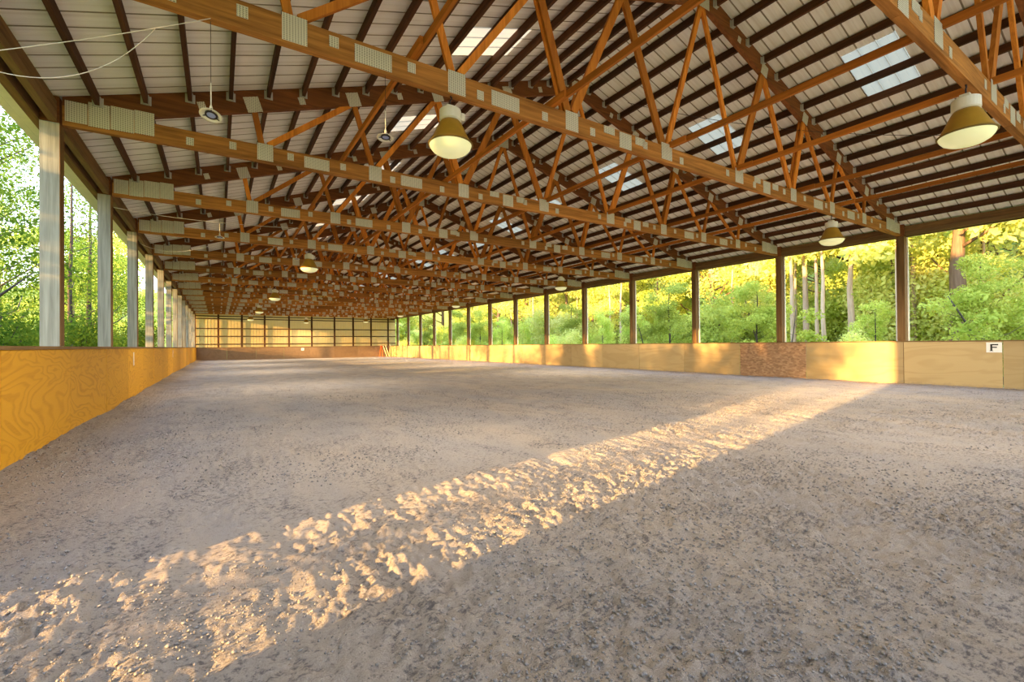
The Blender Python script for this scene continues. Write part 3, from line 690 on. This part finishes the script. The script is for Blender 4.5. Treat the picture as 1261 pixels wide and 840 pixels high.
def trunk_tube(h, r, lean=(0, 0), kinks=5, branches=5, b0=.35, seed=0, blen=.22):
    rd = random.Random(seed); mb = MB(); pts = []; rad = []
    for k in range(kinks + 1):
        u = k / kinks; pts.append((lean[0] * u * h + rd.uniform(-.02, .02) * h * u * .6, lean[1] * u * h + rd.uniform(-.02, .02) * h * u * .6, -.3 + u * h)); rad.append(r * (1.25 - .95 * u) if k else r * 1.4)
    mb.tube(pts, r, 8, 0, rad); tips = []
    for k in range(branches):
        u = b0 + (1 - b0) * (k + .5) / branches * .95; i = min(int(u * kinks), kinks - 1); f = u * kinks - i
        p = Vector(pts[i]).lerp(Vector(pts[i + 1]), f); a = rd.uniform(0, 6.28); L = h * blen * (1.2 - u * .6) * rd.uniform(.7, 1.3)
        q = p + Vector((math.cos(a) * L * .55, math.sin(a) * L * .55, L * .25)); e_ = p + Vector((math.cos(a + .2) * L, math.sin(a + .2) * L, L * .6))
        mb.tube([p, q, e_], r * .4, 5, 0, [r * .42 * (1.2 - u), r * .3 * (1.2 - u), r * .1]); tips.append(e_)
    return mb, tips, pts
def tree_type(h, r, crown_r, nleaf, leaf, lmat, bmat, seed, base=.3, branches=9, lean=(0, 0)):
    mb, tips, pts = trunk_tube(h, r, lean, 6, branches, base, seed)
    rd = random.Random(seed + 50); blobs = []
    for t in tips: blobs.append((t.x, t.y, t.z, crown_r * rd.uniform(.35, .6), crown_r * rd.uniform(.22, .38)))
    for k in range(5): u = base + .1 + (.9 - base) * rd.random(); blobs.append((lean[0] * u * h + rd.uniform(-.4, .4) * crown_r, lean[1] * u * h + rd.uniform(-.4, .4) * crown_r, u * h + rd.uniform(0, .08) * h, crown_r * .6, crown_r * .4))
    V, Q = leaf_quads(crown_points(nleaf, blobs), leaf)
    return mb.mesh('trunk', bmat, True), raw_mesh('foliage', V, Q, lmat)
def shrub_type(h, rad, nleaf, leaf, lmat, bmat, seed):
    rd = random.Random(seed); mb = MB(); blobs = []
    for k in range(6):
        a = rd.uniform(0, 6.28); L = rd.uniform(.3, 1) * rad; z = h * rd.uniform(.6, 1)
        mb.tube([(0, 0, -.2), (math.cos(a) * L * .4, math.sin(a) * L * .4, z * .5), (math.cos(a) * L, math.sin(a) * L, z)], .03, 5, 0, [.035, .025, .008]); blobs.append((math.cos(a) * L, math.sin(a) * L, z * .85, rad * .55, h * .26))
        blobs.append((math.cos(a) * L * .6, math.sin(a) * L * .6, z * .4, rad * .6, h * .26))
    V, Q = leaf_quads(crown_points(nleaf, blobs), leaf); return mb.mesh('stem', bmat, True), raw_mesh('foliage', V, Q, lmat)
TT = {
 'tall': [tree_type(17, .20, 3.2, 15000, .125, M['leaf_yellow'], M['bark'], 1, .12, 14), tree_type(15, .16, 2.9, 14000, .12, M['leaf'], M['bark'], 2, .1, 14), tree_type(19, .24, 3.6, 16000, .13, M['leaf_yellow'], M['bark'], 3, .12, 15), tree_type(13, .13, 2.6, 13000, .115, M['leaf'], M['bark'], 4, .08, 13)],
 'dark': [tree_type(11, .13, 2.6, 8000, .11, M['leaf_dark'], M['bark_dark'], 5, .15, 11), tree_type(9, .10, 2.2, 7000, .10, M['leaf'], M['bark_dark'], 6, .12, 10)],
 'airy': [tree_type(12, .13, 3.0, 8500, .055, M['leaf_left'], M['bark_dark'], 21, .22, 14), tree_type(14, .15, 3.2, 9000, .055, M['leaf_left'], M['bark_dark'], 22, .2, 14), tree_type(10, .10, 2.6, 8000, .052, M['leaf_left'], M['bark_dark'], 23, .18, 13)],
 'bush': [shrub_type(3.0, 1.5, 6000, .055, M['leaf_left'], M['bark_dark'], 31), shrub_type(3.8, 1.6, 6500, .06, M['leaf_left'], M['bark_dark'], 32)],
 'shrub': [shrub_type(3.2, 1.5, 7000, .065, M['leaf'], M['bark_dark'], 11), shrub_type(2.4, 1.3, 5600, .06, M['leaf_dark'], M['bark_dark'], 12), shrub_type(4.2, 1.7, 8000, .07, M['leaf_yellow'], M['bark'], 13)],
}
RIGHT = []
def plant(kind, k, x, y, s=1.0, label='', name='tree', cat='tree', group=None, z=None):
    st, fo = TT[kind][k % len(TT[kind])]
    t = empty(name, (x, y, ground_z(x, y) if z is None else z)); t.rotation_euler = (0, 0, random.uniform(0, 6.28)); t.scale = (s, s, s)
    if x > XR and 'past the far end' not in label: RIGHT.append((t, x, y, label))
    link('trunk' if kind not in ('shrub', 'bush') else 'stem', st, t); link('foliage', fo, t); tag(t, label, cat, group); return t
# right-hand forest
r2 = random.Random(3)
LBL = {0: 'tall yellow-lit woodland tree', 1: 'tall green woodland tree', 2: 'tall golden-leaved woodland tree', 3: 'mid-height green woodland tree'}
def forest_right():
    for row, (x0, step, s) in enumerate([(33, 4.6, .8), (39, 4.6, .95), (46, 5.0, 1.0), (55, 5.8, 1.05), (66, 7.0, 1.1)]):
        y = 0 - row * 2
        while y < 66 + row * 14:
            x = x0 + r2.uniform(-2.2, 2.2); k = r2.randrange(4)
            plant('tall', k, x, y + r2.uniform(-1.5, 1.5), s * r2.uniform(.85, 1.15), LBL[k] + (' in front' if row < 2 else ' farther back'), group=LBL[k] + ('s in front' if row < 2 else 's behind'))
            y += step * r2.uniform(.8, 1.25)
    y = 1
    while y < 75:
        k = r2.randrange(2); x = 22.5 + r2.uniform(-1.2, 5); plant('dark', k, x, y, r2.uniform(.3, .4) if 7 < y < 15 else r2.uniform(.36, .5), 'small dark-stemmed leafy tree', group='small trees outside the right-hand wall'); y += r2.uniform(3.4, 5.6)
    y = 0
    while y < 80:
        k = r2.randrange(3); x = 20.5 + r2.uniform(0, 8); plant('shrub', k, x, y, r2.uniform(.3, .5) if y < 24 else r2.uniform(.45, .8), 'low leafy shrub by the boards', 'shrub', 'shrub', 'shrubs outside the right-hand wall'); y += r2.uniform(1.2, 2.4)
    y = 0
    while y < 84:
        k = r2.randrange(3); x = 30 + r2.uniform(-1.5, 3); plant('shrub', k, x, y, r2.uniform(.9, 1.5), 'bushy undergrowth at the wood edge', 'shrub', 'shrub', 'undergrowth at the wood edge'); y += r2.uniform(1.6, 2.8)
    # wood closing the view past the far end
    x = -30; nf = 0
    while x < 70:
        k = r2.randrange(4); plant('tall', k, x, 66 + r2.uniform(-4, 10), r2.uniform(.8, 1.1), LBL[k] + ' past the far end, %s from the left' % (ORD + ['eighteenth', 'nineteenth', 'twentieth', 'twenty-first', 'twenty-second', 'twenty-third', 'twenty-fourth'])[min(nf, 23)], group=LBL[k] + 's beyond the far end'); x += r2.uniform(4, 6); nf += 1
forest_right()
# pale slender trunks and one stout brown trunk seen past the right-hand wall
PALE = [(28, 14.05, 9, .11, (.01, .0), 'slender pale trunk, leftmost of the pale group seen two posts left of the F sign'), (27, 12.9, 10, .13, (-.015, .02), 'tall pale trunk in the middle of the pale group'), (27.6, 12.6, 11, .16, (.0, .0), 'thickest pale trunk of the pale group'),
        (27, 11.75, 10, .10, (.0, .01), 'thin pale trunk right of the thickest pale one'), (26.5, 11.2, 10, .11, (-.01, .01), 'rightmost pale trunk of the pale group'), (25, 7.6, 9, .13, (.005, .012), 'single pale trunk just right of the nearest full right-hand post'), (27, 10.2, 9, .17, (0, 0), 'pale brown trunk close left of the nearest full right-hand post')]
for n, (x, y, h, r, ln, lab) in enumerate(PALE):
    mb, tips, pts = trunk_tube(h, r, ln, 6, 4, .6, 70 + n, .10); t = empty('tree', (x, y, -.3)); tag(t, lab, 'tree'); mb.build('trunk', M['bark_pale'], t, smooth=True)
    V, Q = leaf_quads(crown_points(1500, [(p.x, p.y, p.z, 1.3, .8) for p in tips] + [(ln[0] * h, ln[1] * h, h, 1.4, 1.0)]), .17); link('foliage', raw_mesh('foliage', V, Q, M['leaf_yellow']), t)
mb, tips, pts = trunk_tube(10, .34, (0, 0), 6, 6, .55, 90, .16); t = empty('tree', (27.5, 6.3, -.3)); tag(t, 'stout reddish-brown trunk in the wood left of the F sign', 'tree'); mb.build('trunk', M['bark'], t, smooth=True)
V, Q = leaf_quads(crown_points(2600, [(p.x, p.y, p.z, 1.6, 1.0) for p in tips]), .19); link('foliage', raw_mesh('foliage', V, Q, M['leaf_yellow']), t)
for n, (x, y, h, r, ln, lab) in enumerate([(23.5, 12.55, 4.6, .045, (-.10, .22), 'dark thin sapling leaning left beyond the second full right-hand bay'), (23.4, 11.6, 3.4, .04, (.1, -.1), 'dark forked sapling right of the leaning one'), (22, 18.7, 3.0, .05, (-.1, .25), 'dark leaning stem low in the fourth bay from the F sign'), (22.5, 3.9, 3.4, .06, (-.15, .42), 'dark bare leaning branch behind the F sign')]):
    mb, tips, pts = trunk_tube(h, r, ln, 5, 5, .3, 120 + n, .3); t = empty('sapling', (x, y, -.3)); tag(t, lab, 'tree'); mb.build('trunk', M['bark_dark'], t, smooth=True)
    V, Q = leaf_quads(crown_points(900, [(p.x, p.y, p.z, .55, .35) for p in tips]), .08); link('foliage', raw_mesh('foliage', V, Q, M['leaf_dark']), t)
for n in range(16):
    x, y = r2.uniform(28.5, 34), 2 + n * 3.1 + r2.uniform(-1, 1)
    mb, tips, pts = trunk_tube(11, r2.uniform(.07, .13), (r2.uniform(-.02, .02), r2.uniform(-.03, .03)), 6, 4, .6, 150 + n, .1); t = empty('tree', (x, y, -.3)); tag(t, '', 'tree', 'slender pale trunks in the wood'); RIGHT.append((t, x, y, 'slender pale trunk')); mb.build('trunk', M['bark_pale'], t, smooth=True)
    V, Q = leaf_quads(crown_points(1200, [(p.x, p.y, p.z, 1.2, .8) for p in tips]), .12); link('foliage', raw_mesh('foliage', V, Q, M['leaf_yellow']), t)
# left-hand side: sparse trees close by, thicker wood far down
LEFT = [(-4.6, 13.0, 'airy', 0, .80), (-6.6, 18, 'airy', 1, .80), (-5.0, 25, 'airy', 2, .9), (-9.0, 27, 'airy', 1, .95), (-6.2, 35, 'airy', 0, .95), (-11, 37, 'airy', 1, 1.0), (-7, 46, 'airy', 2, 1.1), (-14, 50, 'airy', 1, 1.1), (-8.5, 57, 'tall', 1, .8), (-19, 62, 'tall', 2, .8), (-13, 66, 'tall', 1, .9), (-13.5, 21, 'airy', 0, .8), (-15, 29, 'airy', 2, 1.0), (-12.5, 32, 'airy', 0, .9), (-17, 41, 'airy', 1, 1.0), (-6.4, 10.8, 'airy', 2, .85)]
for n, (x, y, kd, k, s) in enumerate(LEFT): plant(kd, k, x, y, s, 'bright green tree outside the left-hand posts, %s going away from the camera' % ORD[n], group='trees outside the left-hand wall')
for n, (x, y, k, s) in enumerate([(-4.6, 15, 0, .9), (-6.0, 21, 2, .9), (-4.9, 28, 0, .9), (-8.8, 33, 2, 1.0), (-7.6, 26, 1, .8), (-5.6, 38, 0, 1.0), (-10.5, 44, 2, 1.1), (-6.5, 49, 0, 1.0), (-3.9, 20, 1, .7), (-4.2, 33, 1, .8), (-4.4, 43, 1, .8), (-9.8, 18.5, 1, 1.3), (-11.5, 24, 0, 1.4), (-12, 37, 1, 1.3)]):
    plant('bush', k, x, y, s, 'leafy shrub outside the golden left kick wall, %s going away from the camera' % ORD[n], 'shrub', 'shrub', 'shrubs outside the left-hand wall')
tag_ = 'dark slim trunk west of the near left gateway, out of view'
mb, tips, pts = trunk_tube(7, .13, (0.01, 0.02), 5, 5, .6, 210, .2); t = empty('tree', (-21, -1.30, -.3)); tag(t, tag_, 'tree'); mb.build('trunk', M['bark_dark'], t, smooth=True)  # unseen trunk, added to cast a dark streak along the gateway's sun band
# trees west of the arena whose crowns break up the low sun
for n, (x, y, kd, k, s) in enumerate([(-7.5, 4.4, 'shrub', 2, 1.35), (-6.6, 7.0, 'shrub', 0, 1.6), (-8.6, 9.0, 'shrub', 2, 1.3), (-6.4, 11.4, 'shrub', 2, 1.2), (-9.5, 12.6, 'shrub', 0, 1.6), (-8.8, 15.2, 'shrub', 2, 1.2), (-14, 2.4, 'airy', 0, .8), (-12.5, 6.5, 'airy', 2, 1.0), (-13.5, 10.5, 'airy', 1, .8), (-12, 14.5, 'airy', 0, .9)]):
    nm = 'tree' if kd == 'airy' else 'shrub'
    plant(kd, k, x, y, s, 'leafy %s west of the near left wall, out of view, %s of its row' % (nm, ORD[n]), nm, nm, nm + 's beside the near left wall')

# say through which opening of the right-hand wall each plant is seen
def label_right():
    units = ['', 'first', 'second', 'third', 'fourth', 'fifth', 'sixth', 'seventh', 'eighth', 'ninth', 'tenth', 'eleventh', 'twelfth', 'thirteenth', 'fourteenth', 'fifteenth', 'sixteenth', 'seventeenth', 'eighteenth', 'nineteenth', 'twentieth']
    cells = {}
    for t, x, y, base in RIGHT:
        yw = y * XR / x; k = int(math.floor((yw - Y0) / BAY)) + 2
        cells.setdefault((base, min(max(k, 1), 15)), []).append((-yw, t))
    for (base, k), L in cells.items():
        L.sort(key=lambda q: q[0])
        where = ('seen through the %s right-hand opening' % units[k] if k > 1 else 'seen through the nearest right-hand opening') if k < 15 else 'hidden behind the far end wall'
        for n, (_, t) in enumerate(L): t['label'] = base + ' ' + where + ('' if len(L) == 1 else ', %s from its left' % units[min(n + 1, 20)])
label_right()
